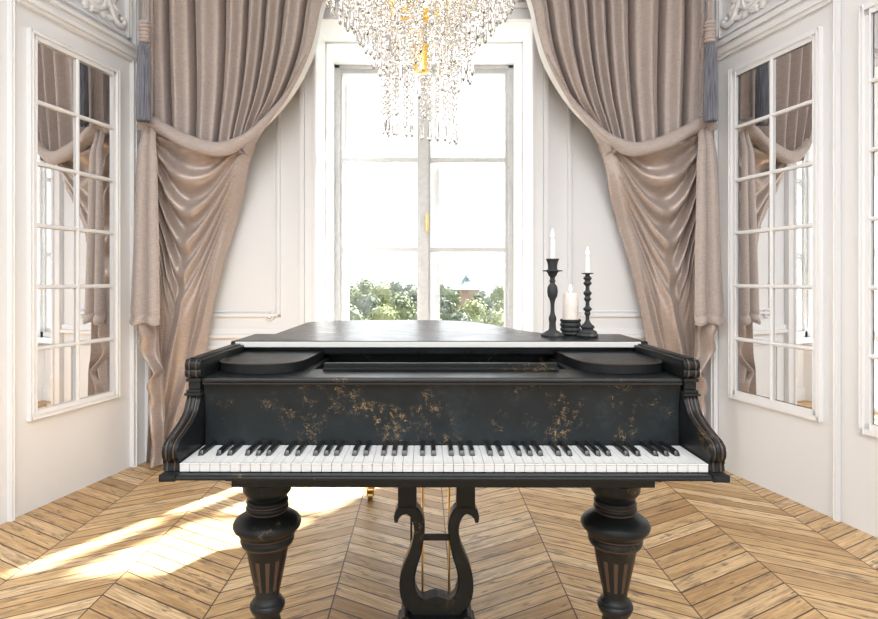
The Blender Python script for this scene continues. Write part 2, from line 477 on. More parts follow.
for side, word in ((-1, 'left'), (1, 'right')):
    bm = BM()
    CY = 3.195
    for sg in (-1, 1):
        def pth(pts, r): 
            rm = max(r) if isinstance(r, list) else r; tube(bm, [W(side, CY + sg * (y - CY), rm + .002, z) for y, z in pts], r, 8)
        main = [(CY + .02, 2.86), (CY + .06, 2.76), (CY + .12, 2.71), (CY + .18, 2.72), (CY + .20, 2.78), (CY + .21, 2.86), (CY + .25, 2.90)]
        mp = catmull(main, 6); pth(mp, [.016 - .004 * k / len(mp) for k in range(len(mp))])
        s1 = scroll_pts(CY + .300, 2.735, .050, .012, PI * .9, -PI * 1.75 + PI * .9 + .2); 
        lead = catmull([(CY + .20, 2.88), (CY + .215, 2.80), (CY + .235, 2.745)], 5)
        pth(lead, .014)
        tip = catmull([(CY + .22, 2.80), (CY + .25, 2.74), (CY + .285, 2.695), (CY + .325, 2.683), (CY + .352, 2.70), (CY + .345, 2.725), (CY + .325, 2.722)], 6)
        pth(tip, [.013 + .004 * math.sin(k / len(tip) * PI) for k in range(len(tip))])
        pth(scroll_pts(CY + .14, 2.80, .055, .012, -PI / 2, PI * 1.6), [.014 - .007 * k / 40 for k in range(41)])
        for (y, z, a, l, w) in ((CY + .20, 2.80, 1.0, .11, .026), (CY + .22, 2.78, -.7, .09, .024), (CY + .17, 2.73, -1.2, .07, .024), (CY + .24, 2.86, .3, .10, .026), (CY + .13, 2.72, -2.3, .06, .02),
                                (CY + .06, 2.76, -1.7, .09, .03), (CY + .24, 2.76, .9, .12, .022), (CY + .28, 2.70, 1.1, .07, .02), (CY + .05, 2.82, .2, .09, .025), (CY + .02, 2.88, 1.3, .10, .03), (CY + .10, 2.78, -1.0, .10, .03), (CY + .08, 2.70, -.3, .09, .024), (CY + .16, 2.74, .2, .11, .028), (CY + .18, 2.86, -.5, .12, .03),
                                (CY + .26, 2.80, -.9, .09, .024), (CY + .11, 2.84, .7, .11, .03), (CY + .21, 2.70, -.2, .09, .02), (CY + .31, 2.72, 1.9, .08, .022)):
            leaf(bm, side, CY + sg * (y - CY), z, a if sg > 0 else PI - a, l, w)
    for a in (-2.3, -1.57, -.84): leaf(bm, side, CY, 2.80, a, .11, .03)
    o = link('acanthus_relief', bm, M['trim'], smooth=True)
    tag(o, 'white plaster acanthus leaf scroll in the frieze above the %s mirror' % ('left' if side < 0 else 'right tall'), 'ornament')

# mirrors: gridded, white framed
def make_mirror(side, y0, y1, label):
    root = empty('wall_mirror', W(side, (y0 + y1) / 2, 0, .462)); tag(root, label, 'mirror', 'gridded wall mirrors')
    inv = Matrix.Translation(-root.location)
    def fin(name, bm, m, par=root, **kw):
        bm.transform(inv); return link(name, bm, m, par, **kw)
    z0, z1 = .462, 2.402; fw = .040
    bm = BM()
    for q in ((y0, y0 + fw, z0, z1), (y1 - fw, y1, z0, z1), (y0, y1, z0, z0 + fw), (y0, y1, z1 - fw, z1)):
        wbox(bm, side, q[0], q[1], q[2], q[3], .001, .014, .004)
    e = .014
    for q in ((y0 - .004, y0 + e, z0 - .004, z1 + .004), (y1 - e, y1 + .004, z0 - .004, z1 + .004), (y0, y1, z0 - .004, z0 + e), (y0, y1, z1 - e, z1 + .004)):
        wbox(bm, side, q[0], q[1], q[2], q[3], .001, .021, .004)
    fr = fin('frame', bm, M['trim'])
    a, b, c, d = y0 + fw - .004, y1 - fw + .004, z0 + fw - .004, z1 - fw + .004
    bm = BM(); wbox(bm, side, a, b, c, d, .001, .004); fin('mirror_glass', bm, M['mirror'])
    def bar(pa, pb):
        bm = BM(); tube(bm, [pa, pb], .0115, 8); fin('glazing_bar', bm, M['trim'])
    ym = (a + b) / 2
    bar(W(side, ym, .0085, c), W(side, ym, .0085, d))
    for k in range(1, 6):
        z = c + (d - c) * k / 6; bar(W(side, a, .0085, z), W(side, b, .0085, z))
make_mirror(-1, 2.912, 3.503, 'tall white-framed gridded mirror on the left wall beside the curtain')
make_mirror(1, 2.902, 3.499, 'tall white-framed gridded mirror on the right wall beside the curtain')
make_mirror(1, 2.07, 2.690, 'white-framed gridded mirror cut off by the right edge of the photo')

# ------------------------------------------------------------------ window
win = empty('window_1', (0, WY, SILL)); win['kind'] = 'structure'
iw = Matrix.Translation((0, -WY, -SILL))
def wpart(name, bm, m, par=win, **kw):
    bm.transform(iw); return link(name, bm, m, par, **kw)
SC = WY / F
def wx(px): return (px - VX) * SC
def wz(py): return CAMH - (py - VY) * SC
bm = BM()
box(bm, -NX, wx(341), WY - .06, WY + .06, SILL - .03, NT_Z, .004); box(bm, wx(507), NX, WY - .06, WY + .06, SILL - .03, NT_Z, .004)
box(bm, -NX, NX, WY - .06, WY + .06, wz(71), NT_Z, .004); box(bm, -NX, NX, WY - .06, WY + .06, SILL - .03, wz(341), .004)
wpart('window_frame', bm, M['frame'])
bm = BM(); box(bm, -NX, NX, WY - .16, WY - .055, SILL - .05, SILL - .012, .008); wpart('window_sill', bm, M['trim'])
rows = [75.5, 158.5, 163, 247.5, 252, 337]
for x0, x1, m0, m1 in ((343.2, 417.3, 339, 423.5), (430.8, 504.3, 424.5, 508.5)):
    bm = BM()
    box(bm, wx(m0), wx(x0), WY - .04, WY + .03, wz(341), wz(70), .006); box(bm, wx(x1), wx(m1), WY - .04, WY + .03, wz(341), wz(70), .006)
    box(bm, wx(x0), wx(x1), WY - .04, WY + .03, wz(75.5), wz(70), .004); box(bm, wx(x0), wx(x1), WY - .04, WY + .03, wz(341), wz(337), .004)
    for a, b in ((158.5, 163), (247.5, 252)): box(bm, wx(x0), wx(x1), WY - .035, WY + .02, wz(b), wz(a), .004)
    sash = wpart('sash', bm, M['frame'])
    for a, b in ((75.5, 158.5), (163, 247.5), (252, 337)):
        bm = BM(); box(bm, wx(x0) - .004, wx(x1) + .004, WY - .003, WY + .003, wz(b) - .004, wz(a) + .004); wpart('pane', bm, M['glass'], sash)
bm = BM(); box(bm, wx(419.5), wx(428.5), WY - .06, WY - .04, wz(341), wz(70), .006); wpart('cover_strip', bm, M['frame'])
bm = BM(); hx = wx(427)
box(bm, hx - .012, hx + .012, WY - .066, WY - .058, wz(233), wz(215), .003)
tube(bm, [(hx, WY - .06, wz(217.5)), (hx, WY - .09, wz(217.5)), (hx, WY - .095, wz(220)), (hx, WY - .092, wz(226)), (hx, WY - .088, wz(231))], [.008, .009, .011, .010, .007], 10)
wpart('handle', bm, M['brass'], smooth=True, auto=40)
bm = BM(); box(bm, wx(343), wx(347.5), WY + .06, WY + .13, SILL, wz(74), .004); box(bm, wx(431), wx(440), WY + .06, WY + .08, SILL, wz(74), .004)
wpart('outer_bar', bm, M['trim'])

# ------------------------------------------------------------------ the view outside
m = mat('hazy_hill', (.20, .215, .225), 1, spec=0); M['hill'] = m
M['ground'] = mat('pale_meadow', (.21, .22, .17), 1, spec=0)
bm = BM()
surf(bm, lambda u, v: Vector((-400 + 800 * u, 5.5 + 420 * v, -7 + 3 * v + .4 * math.sin(u * 40) * v)), 40, 20)
tag(link('meadow', bm, M['ground'], smooth=True), kind='structure')
bm = BM()
def hill(u, v):
    x = -160 + 320 * u
    h = 8 * math.exp(-((x - 68) / 16) ** 2) + 4 * math.exp(-((x - 40) / 30) ** 2) + 2.5 * math.exp(-((x + 50) / 40) ** 2) + .5 * math.sin(x * .35) + .4 * math.sin(x * .9 + 1)
    return Vector((x, 300 + 40 * math.sin(PI * v / 2), -7 + (8.5 + h) * math.sin(PI * v / 2) ** .6))
surf(bm, hill, 120, 10); tag(link('distant_hills', bm, M['hill'], smooth=True), kind='structure')

def leaf_mat(name, c1, c2):
    m = mat(name, c1, .8, spec=.1); t = NT(m)
    n = t.noise(t.pos(), 1.3, 4, .7)
    t.L(t.ramp(n, [(.35, c1), (.65, c2)]), t.b.inputs['Base Color'])
    t.b.inputs['Transmission Weight'].default_value = 0
    return m
LM = [leaf_mat('hazed_green_leaves', (.17, .20, .13), (.27, .30, .19)), leaf_mat('hazed_yellow_green_leaves', (.24, .265, .14), (.34, .37, .21)), leaf_mat('hazed_grey_green_leaves', (.17, .195, .16), (.24, .27, .21))]  # distance haze is put into these paled, greyed leaf colours
M['bark'] = mat('pale_bark', (.35, .30, .25), .9)
def crown_mesh(seed, mtl, conic=False):
    rnd = random.Random(seed); bm = BM()
    blobs = []
    for k in range(16):
        a = rnd.uniform(0, 2 * PI); h = rnd.uniform(.1, 1); r = (1 - h) * .95 + .2 if conic else math.sin(PI * min(.95, h * .85 + .1)) * .9
        blobs.append((Vector((r * .8 * math.cos(a), r * .8 * math.sin(a), h * 2.6)), rnd.uniform(.4, .68) * (1 - .35 * h if conic else 1)))
    for c, r in blobs:
        q = bmesh.ops.create_icosphere(bm, subdivisions=2, radius=r * .85)
        for v in q['verts']:
            v.co = v.co * (1 + .18 * rnd.uniform(-1, 1)) + c
        for k in range(160):
            d = Vector((rnd.gauss(0, 1), rnd.gauss(0, 1), rnd.gauss(0, 1))).normalized()
            p = c + d * r * rnd.uniform(.75, 1.15)
            s = rnd.uniform(.05, .11); a = Vector((rnd.gauss(0, 1), rnd.gauss(0, 1), rnd.gauss(0, 1))).normalized() * s; b = a.cross(d).normalized() * s
            bm.faces.new([bm.verts.new(p + x) for x in (a, b, -a, -b)])
    me = bpy.data.meshes.new('crown'); bm.to_mesh(me); bm.free(); me.materials.append(mtl); return me
crowns = [crown_mesh(1, LM[0]), crown_mesh(2, LM[1]), crown_mesh(3, LM[2]), crown_mesh(4, LM[2], True)]
bmt = BM(); tube(bmt, [(0, 0, 0), (.03, 0, .5), (0, 0, 1)], [.2, .14, .1], 8); trunk = bpy.data.meshes.new('trunk'); bmt.to_mesh(trunk); bmt.free(); trunk.materials.append(M['bark'])
def tree(x, y, top, width, kind, label, grp):
    e = empty('tree', (x, y, -7)); tag(e, label, 'tree', grp)
    sc = width / 2.2; ch = 3.2 * sc
    c = bpy.data.objects.new('crown', crowns[kind]); COL.objects.link(c); c.parent = e
    c.location = (0, 0, top + 7 - ch); c.scale = (sc, sc, sc); c.rotation_euler = (0, 0, random.uniform(0, 6))
    k = bpy.data.objects.new('trunk', trunk); COL.objects.link(k); k.parent = e; k.scale = (1, 1, max(.5, top + 7 - ch + .8))
LB = {0: ('hazy green tree in the wood beyond the lower left window pane', 'trees beyond the left pane'),
      1: ('hazy green tree in the wood beyond the lower right window pane', 'trees beyond the right pane')}
def put(px, py, d, width, kind):
    p = at(px, py, d); tree(p.x, d, p.z, width, kind, *LB[0 if px < 424 else 1])
for px, py, d, w, k in ((338, 281, 46, 2.3, 2), (366, 279, 50, 2.4, 0), (394, 280, 46, 2.2, 2), (436, 277, 48, 2.0, 3), (500, 286, 49.5, 2.3, 0), (526, 284, 46, 2.2, 2),
                        (352, 285, 38, 2.1, 0), (381, 283, 42, 2.3, 1), (410, 283, 38, 2.1, 2), (450, 287, 42, 2.1, 0), (482, 290, 38, 2.1, 2), (512, 290, 41.5, 2.2, 0),
                        (336, 294, 30, 2.0, 1), (368, 293, 34, 2.2, 2), (402, 292, 30, 2.1, 0), (443, 295, 34, 2.1, 2), (472, 299, 30, 2.0, 1), (506, 297, 34, 2.2, 0),
                        (350, 306, 23, 1.8, 0), (386, 305, 26, 2.0, 1), (424, 307, 23, 1.8, 0), (460, 309, 26, 1.9, 2), (496, 310, 23, 1.8, 1)):
    put(px, py, d, w, k)
# distant hall with a flared roof
hp = at(466, 292, 56)
e = empty('hall', (hp.x, 56, -7)); tag(e, 'small distant hall with a flared blue-green roof among trees', 'building')
M['hallwall'] = mat('pink_hall_wall', (.42, .30, .27), .9); M['hallroof'] = mat('blue_green_roof', (.16, .23, .24), .8)
zt = hp.z + 7
bm = BM(); box(bm, -1.2, 1.2, -.9, .9, 0, zt + .32); link('wall', bm, M['hallwall'], e)
bm = BM()
prof = [(2.5, 0), (1.9, .22), (1.2, .65), (.75, 1.0), (.62, 1.05), (.45, 1.25), (.12, 1.75), (.05, 2.0)]
rings = [[bm.verts.new((sx * r * .8, sy * r * .7, zt + .25 + z * .7)) for sx, sy in ((-1, -1), (1, -1), (1, 1), (-1, 1))] for r, z in prof]
for a, b in zip(rings, rings[1:]):
    for k in range(4): bm.faces.new((a[k], a[(k + 1) % 4], b[(k + 1) % 4], b[k]))
bm.faces.new(rings[0]); bm.faces.new(rings[-1]); link('roof', bm, M['hallroof'], e)

# ------------------------------------------------------------------ grand piano
PX = .045
piano = empty('grand_piano', (PX, 1.357, 0), math.radians(-.25))
tag(piano, 'aged black grand piano with turned legs and scratched front in the middle of the room', 'piano')
ip = Matrix.Translation((0, -1.357, 0))
def pp_(name, bm, m, par=piano, **kw):
    bm.transform(ip); return link(name, bm, m, par, **kw)
# plan outline of the body (u, y)
out = [(.648, 1.87), (.648, 2.08), (.60, 2.22), (.475, 2.34), (.395, 2.46), (.345, 2.60), (.285, 2.81), (.21, 2.99), (.10, 3.11), (-.06, 3.165), (-.30, 3.16), (-.50, 3.13), (-.60, 3.08), (-.648, 2.98)]
tail = catmull(out[1:], 6)
outline = [out[0]] + tail + [(-.648, 1.87)]
plan = lambda a, b, h: Vector((a, b, h))
bm = BM(); prism(bm, outline, plan, .918, .940, bev=.004); lid = pp_('lid', bm, M['lidblack'])
ins = [(a * .985, 1.95 + (b - 1.95) * .988 if b > 1.95 else b) for a, b in outline]
ins = [(a, max(b, 1.95)) for a, b in ins]
bm = BM(); prism(bm, ins, plan, .675, .917, bev=.004)
for s in (-1, 1):
    x0, x1 = sorted((s * .638, s * .614)); box(bm, x0, x1, 1.54, 1.955, .675, .917)
pp_('case', bm, M['black'])
bm = BM(); box(bm, -.613, .613, 1.66, 1.952, .70, .72); pp_('action_floor', bm, M['black_dark'])
bm = BM(); box(bm, -.648, .648, 1.842, 2.085, .9425, .9645, .003)
flap = pp_('folded_lid_flap', bm, M['lidblack'])
bm = BM(); box(bm, -.640, .632, 1.836, 1.843, .945, .962, .002); pp_('hinge_strip', bm, M['strip'], flap)['label'] = 'pale strip along the folded edge'
for sg in (-1, 1):
    bm = BM(); tube(bm, [(sg * .655, 1.85, .952), (sg * .642, 1.85, .952)], .011, 12); pp_('hinge', bm, M['black'], flap)
# shelf with lip
bm = BM(); box(bm, -.613, .613, 1.505, 1.655, .885, .905, .003)
for s in (-1, 1):
    x0, x1 = sorted((s * .613, s * .355)); box(bm, x0, x1, 1.65, 1.945, .885, .905)
tube(bm, [(-.613, 1.505, .897), (.613, 1.505, .897)], .008, 10)
pp_('shelf', bm, M['black'])
bm = BM(); box(bm, -.613, .613, 1.4965, 1.500, .889, .8925); pp_('shelf_edge_line', bm, mat('dim_brown_edge', (.03, .021, .017), .5, spec=.3))
# fallboard: gently hollow board
bm = BM()
def fall(u, v):
    z = .70 + .19 * v; return Vector((-.613 + 1.226 * u, 1.512 + .010 * math.sin(PI * v) - .006 * v, z))
surf(bm, fall, 40, 16); box(bm, -.613, .613, 1.526, 1.545, .70, .886)
pp_('fallboard', bm, M['fall'], smooth=True, auto=30)
# music rail
bm = BM(); box(bm, -.325, .325, 1.612, 1.622, .9055, .914, .002); box(bm, -.325, .325, 1.630, 1.642, .9055, .925, .003)
pp_('music_rail', bm, M['black'])
# candle tables
for s in (-1, 1):
    pts = [(-.611, 1.94), (-.611, 1.66), (-.607, 1.615), (-.590, 1.583), (-.545, 1.560), (-.48, 1.552), (-.43, 1.565), (-.395, 1.60), (-.380, 1.65), (-.372, 1.74), (-.366, 1.94)]
    sm = [pts[0]] + catmull(pts[1:-1], 5) + [pts[-1]]
    poly = [(s * a, b) for a, b in sm]
    bm = BM(); prism(bm, poly, plan, .9065, .9325, bev=.003)
    tube(bm, [(a, b - .0012, .9325) for a, b in poly[1:-1]], .0016, 6, mi=1)
    pp_('candle_table', bm, [M['black'], M['brown']])
# cheeks and arm caps
front = catmull([(1.497, .862), (1.487, .845), (1.470, .822), (1.438, .804), (1.400, .790), (1.368, .779), (1.353, .765), (1.354, .745), (1.362, .732), (1.359, .7125)], 6)
for s in (-1, 1):
    yz = lambda a, b, h: Vector((h, a, b))
    bm = BM()
    x0, x1 = sorted((s * .6515, s * .6155))
    prism(bm, front + [(1.545, .7125), (1.545, .862)], yz, x0, x1, bev=.003)
    for f in (.27, .73):
        xm = x0 + (x1 - x0) * f
        tube(bm, [(xm, a - .0005, b) for a, b in front], .0022, 6, mi=1)
    for f in (.5,):
        xm = x0 + (x1 - x0) * f
        tube(bm, [(xm, a + .003, b) for a, b in front], .0065, 8)
    pp_('cheek', bm, [M['black'], M['brown']], smooth=True, auto=40)
    bm = BM()
    box(bm, x0 - .003, x1 + .003, 1.484, 1.56, .862, .868, .002); box(bm, x0, x1, 1.490, 1.56, .868, .876, .002)
    box(bm, x0 + .003 , x1 - .003, 1.496, 1.56, .876, .896, .003); box(bm, x0 - .001, x1 + .001, 1.49, 1.56, .896, .905, .003)
    pp_('collar', bm, M['black'])
    bm = BM()
    box(bm, x0 - .001, x1 + .001, 1.50, 1.836, .905, .944, .004); box(bm, x0 - .005, x1 + .004, 1.498, 1.836, .944, .953, .003)
    box(bm, x0 + .006, x1 - .006, 1.50, 1.834, .953, .957, .0015)
    tube(bm, [(x0 - .002, 1.500, .919), (x1 + .002, 1.500, .919)], .0135, 16); tube(bm, [(x0 - .002, 1.500, .938), (x1 + .002, 1.500, .938)], .0145, 16)
    for f in (.25, .75):
        xm = x0 + (x1 - x0) * f
        tube(bm, [(xm, 1.4995 - .0145 * math.cos(a), .938 + .0150 * math.sin(a)) for a in [-.6 + .2 * k for k in range(11)]], .002, 6, mi=1)
        tube(bm, [(xm, 1.4995 - .0140 * math.cos(a), .919 + .0140 * math.sin(a)) for a in [-1.5 + .2 * k for k in range(11)]], .002, 6, mi=1)
    pp_('arm_cap', bm, [M['black'], M['brown']], smooth=True, auto=35)
# key slip and bed
bm = BM(); box(bm, -.612, .612, 1.338, 1.354, .6965, .7105, .004, segs=3); tube(bm, [(-.612, 1.340, .7015), (.612, 1.340, .7015)], .005, 10)
slip = pp_('key_slip', bm, M['black'], smooth=True, auto=40)
for s in (-1, 1):
    x0, x1 = sorted((s * .612, s * .650))
    bm = BM(); box(bm, x0, x1, 1.332, 1.38, .6955, .7115, .003); box(bm, x0 + .006, x1 - .006, 1.3305, 1.333, .700, .7075, .001, mi=1)
    pp_('end_block', bm, [M['black'], M['black_dark']], slip)
bm = BM(); box(bm, -.645, .645, 1.356, 1.952, .6945, .7085)
box(bm, -.522, .522, 1.40, 1.95, .674, .6945, .002); box(bm, -.508, .508, 1.405, 1.94, .658, .674, .002)
pp_('key_bed', bm, M['black'])
# keys
def key_white():
    bm = BM(); box(bm, -.01135, .01135, 0, .151, .711, .7305, .0009, segs=1)
    box(bm, -.01135, .01135, -.0012, .01, .7275, .7305, .0008, segs=1); return bm
KW = 1.225 / 52; KX0 = -1.225 / 2
proto = None
for i in range(52):
    if proto is None:
        bm = key_white(); proto = link('white_key', bm, M['ivory'], piano); o = proto
    else:
        o = proto.copy(); COL.objects.link(o); o.parent = piano
    o.location = (KX0 + KW * (i + .5), 0, 0)
letters = 'ABCDEFG'
proto = None
offs = {'A': .0015, 'C': -.0018, 'D': .0018, 'F': -.0025, 'G': 0}
for i in range(51):
    L_ = letters[i % 7]
    if L_ in 'BE': continue
    if proto is None:
        bm = BM(); w, wt = .0066, .0050
        vs = [bm.verts.new(c) for c in ((-w, .058, .728), (w, .058, .728), (w, .151, .728), (-w, .151, .728), (-wt, .067, .7425), (wt, .067, .7425), (wt, .151, .7425), (-wt, .151, .7425))]
        for f in ((0, 3, 2, 1), (4, 5, 6, 7), (0, 1, 5, 4), (1, 2, 6, 5), (2, 3, 7, 6), (3, 0, 4, 7)): bm.faces.new([vs[k] for k in f])
        bmesh.ops.bevel(bm, geom=bm.edges[:], offset=.0015, segments=2, profile=.6, affect='EDGES')
        proto = link('black_key', bm, M['ebony'], piano, smooth=True, auto=50); o = proto
    else:
        o = proto.copy(); COL.objects.link(o); o.parent = piano
    o.location = (KX0 + KW * (i + 1) + offs[L_], 0, 0)

# turned front legs
LY = 1.53; LS = F / LY
def lz(py): return CAMH - (py - VY) / LS
prof_px = [(480, 24), (488, 24), (490.5, 23), (493, 21), (496, 18.5), (497.5, 18.2), (498.5, 20), (500.5, 20.8), (502.5, 20), (503, 18.8), (504, 20.4), (506.5, 21), (508.5, 20), (509.5, 18.6), (511, 18.5), (512.5, 21), (514.5, 26),
           (518, 31), (521, 33.2), (523, 33.5), (526, 32.5), (529, 29.5), (531, 27.5), (532.5, 26.8), (534, 24.5), (535, 25), (536, 26), (538, 26.4), (540, 26), (541.5, 24.6), (543, 23.5), (544.5, 21.8), (546, 20.8),
           (589, 12.2), (594, 11.6), (596, 11.8), (598, 14), (599.5, 15), (601, 15), (602.5, 17.0), (605, 17.4), (607, 16.6), (608, 15.8), (610, 15.4), (612, 13.2), (614, 12), (617, 12.3), (622, 13.4), (628, 13.2), (640, 11.5), (660, 9.4), (668, 9.2), (670, 11), (674, 11.4), (677, 10), (680, 8), (684, 7.5)]
for s, lx in ((-1, (267 - VX) / LS), (1, (614.5 - VX) / LS)):
    ux = lx - PX
    prof = [(r / LS, lz(y)) for y, r in prof_px]
    bm = BM(); lathe(bm, prof, 40, (ux, LY, 0))
    for y, r in ((509.6, 18.9), (532.8, 26.6), (541.8, 24.3), (503, 19.3)):
        tube(bm, [(ux + r / LS * math.cos(a), LY + r / LS * math.sin(a), lz(y)) for a in [2 * PI * k / 40 for k in range(41)]], .0022, 6, mi=1, caps=False)
    leg = pp_('leg', bm, [M['black'], M['brown']], smooth=True, auto=50)
    bm = BM()
    for k in range(12):
        a = 2 * PI * (k + .5) / 12
        def fp(y, da):
            r = (interp([(546, 20.8), (589, 12.2)], y) + .25) / LS
            return Vector((ux + r * math.cos(a + da), LY + r * math.sin(a + da), lz(y)))
        vs = [fp(555, -.11), fp(555, .11), fp(587, .11), fp(587, -.11)]
        bm.faces.new([bm.verts.new(v) for v in vs])
    pp_('flute_inlay', bm, M['brown'], leg)['label'] = 'brown inlay in the leg flutes'
    bm = BM(); lathe(bm, [(.012, .09), (.016, .075), (.022, .07), (.022, .06)], 20, (ux, LY, 0))
    box(bm, ux - .018, ux - .014, LY - .012, LY + .012, .02, .065, .002); box(bm, ux + .014, ux + .018, LY - .012, LY + .012, .02, .065, .002)
    tube(bm, [(ux - .013, LY, .0222), (ux + .013, LY, .0222)], .022, 24)
    pp_('caster', bm, M['brass'], leg, smooth=True, auto=40)
# rear leg under the tail
ux, ly = -.335, 3.09
bm = BM(); sc_ = .9
prof = [(r / LS * sc_, lz(y) if y < 640 else lz(y)) for y, r in prof_px]
lathe(bm, prof, 32, (ux, ly, 0)); leg = pp_('leg', bm, M['black'], smooth=True, auto=50)
bm = BM(); lathe(bm, [(.012, .09), (.018, .075), (.024, .07), (.024, .06)], 20, (ux, ly, 0))
box(bm, ux - .019, ux - .014, ly - .014, ly + .014, .02, .068, .002); box(bm, ux + .014, ux + .019, ly - .014, ly + .014, .02, .068, .002)
tube(bm, [(ux - .013, ly, .0242), (ux + .013, ly, .0242)], .024, 24)
pp_('caster', bm, M['brass'], leg, smooth=True, auto=40)
# pedal lyre
YL = 1.80; K = 4.4538
LOFF = -.009
def ly_(cx, cy): 
    p = at(370 + cx / K, 480 + cy / K, YL); return Vector((p.x - (294 / K + 370 - VX) / F * YL, YL, p.z))
LW = YL / F / K
arm = catmull([(117, 176, 14), (119, 152, 26), (135, 128, 40), (162, 118, 46), (190, 128, 52), (211, 160, 52), (219, 205, 48), (214, 258, 47), (199, 315, 54), (179, 370, 60), (166, 425, 66), (168, 480, 72), (188, 530, 80), (232, 560, 86), (294, 566, 88)], 5)
bm = BM()
for s in (-1, 1):
    pts = []
    for x, y, w in arm:
        v = ly_(x, y); v.x *= -s if True else 1; pts.append(v)
    sweep_rect(bm, pts, [w * LW for x, y, w in arm], .05)
    v = ly_(165, 60); x = v.x * -s
    box(bm, x - .0285, x + .0285, YL - .025, YL + .025, ly_(0, 118).z, .684, .004)
# wavy inner base rail
wav = [(-.075, ly_(0, 500).z), (-.062, ly_(0, 510).z), (-.045, ly_(0, 518).z), (-.022, ly_(0, 508).z), (0, ly_(0, 502).z), (.022, ly_(0, 508).z), (.045, ly_(0, 518).z), (.062, ly_(0, 510).z), (.075, ly_(0, 500).z)]
wp = catmull(wav, 4); prism(bm, wp + [(.075, ly_(0, 600).z), (-.075, ly_(0, 600).z)], lambda a, b, h: Vector((a, h, b)), YL - .024, YL + .024)
bm.transform(Matrix.Translation((LOFF, 0, 0))); lyre = pp_('lyre', bm, M['black'], smooth=True, auto=35)
bm = BM(); xa = ly_(232, 0).x + .0
z = ly_(0, 254).z; box(bm, -.044, .044, YL - .006, YL + .006, z - .009, z + .009, .003); bm.transform(Matrix.Translation((LOFF, 0, 0))); pp_('cross_bar', bm, M['black'], lyre)
for x, m_ in ((232, 'brass'), (353, 'brass'), (178, 'black')):
    bm = BM(); X_ = ly_(x, 0).x; y_ = YL + (.06 if m_ == 'brass' else .12)
    tube(bm, [(X_, y_, .09), (X_, y_, .684)], .0035, 8); bm.transform(Matrix.Translation((LOFF, 0, 0))); pp_('pedal_rod', bm, M[m_], lyre)
bm = BM(); box(bm, -.095, .095, YL - .045, YL + .05, .075, .140, .008)
for s in (-1, 1):
    tube(bm, [(s * .093, YL - .05, .135), (s * .093, YL + .05, .135)], .016, 14); tube(bm, [(s * .108, YL - .05, .105), (s * .108, YL + .05, .105)], .012, 12)
bm.transform(Matrix.Translation((LOFF, 0, 0))); pp_('lyre_base', bm, M['black'], lyre, smooth=True, auto=35)
for s in (-1, 1):
    bm = BM(); tube(bm, [(s * .045, YL, .07), (s * .045, YL - .08, .066), (s * .045, YL - .13, .06)], [.012, .014, .019], 10, flat=.4); bm.transform(Matrix.Translation((LOFF, 0, 0))); pp_('pedal', bm, M['brass'], lyre, smooth=True)

# ------------------------------------------------------------------ candles on the lid
TOP = .9646
def candle_stick(name, px, d, prof_crop, cxs, yb, label, seg=28, square=False):
    x = (px - VX) / F * d; k = d / F / 4.76
    e = empty(name, (x, d, TOP)); 
    tag(e, label, 'candle holder')
    bm = BM(); lathe(bm, [(r * k, (yb - y) * k) for y, r in prof_crop], seg)
    return e, bm, k
def candle(name, e, k, zb, hw, h, label, m, flame_h, wick_y=0):
    c = empty(name, (e.location.x, e.location.y, TOP + zb + .0006)); tag(c, label, 'candle')
    bm = BM(); r = hw * k; H = h * k
    lathe(bm, [(r, 0), (r * .99, H * .5), (r * .97, H - .003), (r * .85, H), (r * .5, H - .002), (.0008, H - .0025)], 28)
    link('wax', bm, m, c, smooth=True, auto=50)
    bm = BM(); tube(bm, [(0, 0, H - .003), (.0008, 0, H + .007)], .0009, 6); link('wick', bm, M['wick'], c)
    bm = BM(); fh = flame_h * k
    lathe(bm, [(.0006, H + .003), (.0035, H + .003 + fh * .15), (.0048, H + .003 + fh * .32), (.0036, H + .003 + fh * .6), (.0015, H + .003 + fh * .85), (.0003, H + .003 + fh)], 14)
    f = link('flame', bm, M['flame'], c, smooth=True)
tall = [(557, 54), (550, 55), (545, 50), (541, 40), (536, 34), (530, 22), (524, 17), (510, 16), (492, 15), (486, 17), (474, 18), (466, 17), (460, 14), (450, 11), (435, 9), (405, 9.5), (390, 12), (378, 16), (368, 22), (345, 25), (325, 23.5), (314, 18), (308, 12), (302, 11), (298, 14), (292, 14), (288, 11), (276, 12), (270, 18), (262, 22), (255, 24), (250, 30), (248, 47), (244, 47), (243, 28), (238, 21), (222, 22), (208, 24), (198, 28), (192, 31), (189, 31), (190, 20), (205, 13), (212, 12)]
e, bm, k = candle_stick('candlestick', 552.5, 2.00, tall, 204, 557, 'tall black iron candlestick with wide drip plate, leftmost of three on piano lid')
link('stem', bm, M['iron'], e, smooth=True, auto=40)
candle('taper_candle', e, k, (557 - 212) * k, 11.5, 212 - 97, 'slim lit white taper candle in the tallest black candlestick', M['wax'], 46)
pot = [(550, 34), (546, 42), (540, 45), (536, 42), (533, 40), (529, 46), (524, 48), (518, 48), (513, 45), (511, 42), (507, 47), (502, 49), (496, 49), (491, 46), (488, 43), (485, 47), (482, 49), (476, 49), (473, 46), (474, 41), (478, 38), (482, 2)]
e, bm, k = candle_stick('pillar_candle_holder', 570.5, 2.03, pot, 288, 550, 'short ribbed black pot-shaped candle holder between two candlesticks')
link('pot', bm, M['iron'], e, smooth=True, auto=40)
candle('pillar_candle', e, k, (550 - 481) * k, 37.5, 481 - 350, 'thick cream pillar candle in the short ribbed holder', M['pillarwax'], 38)
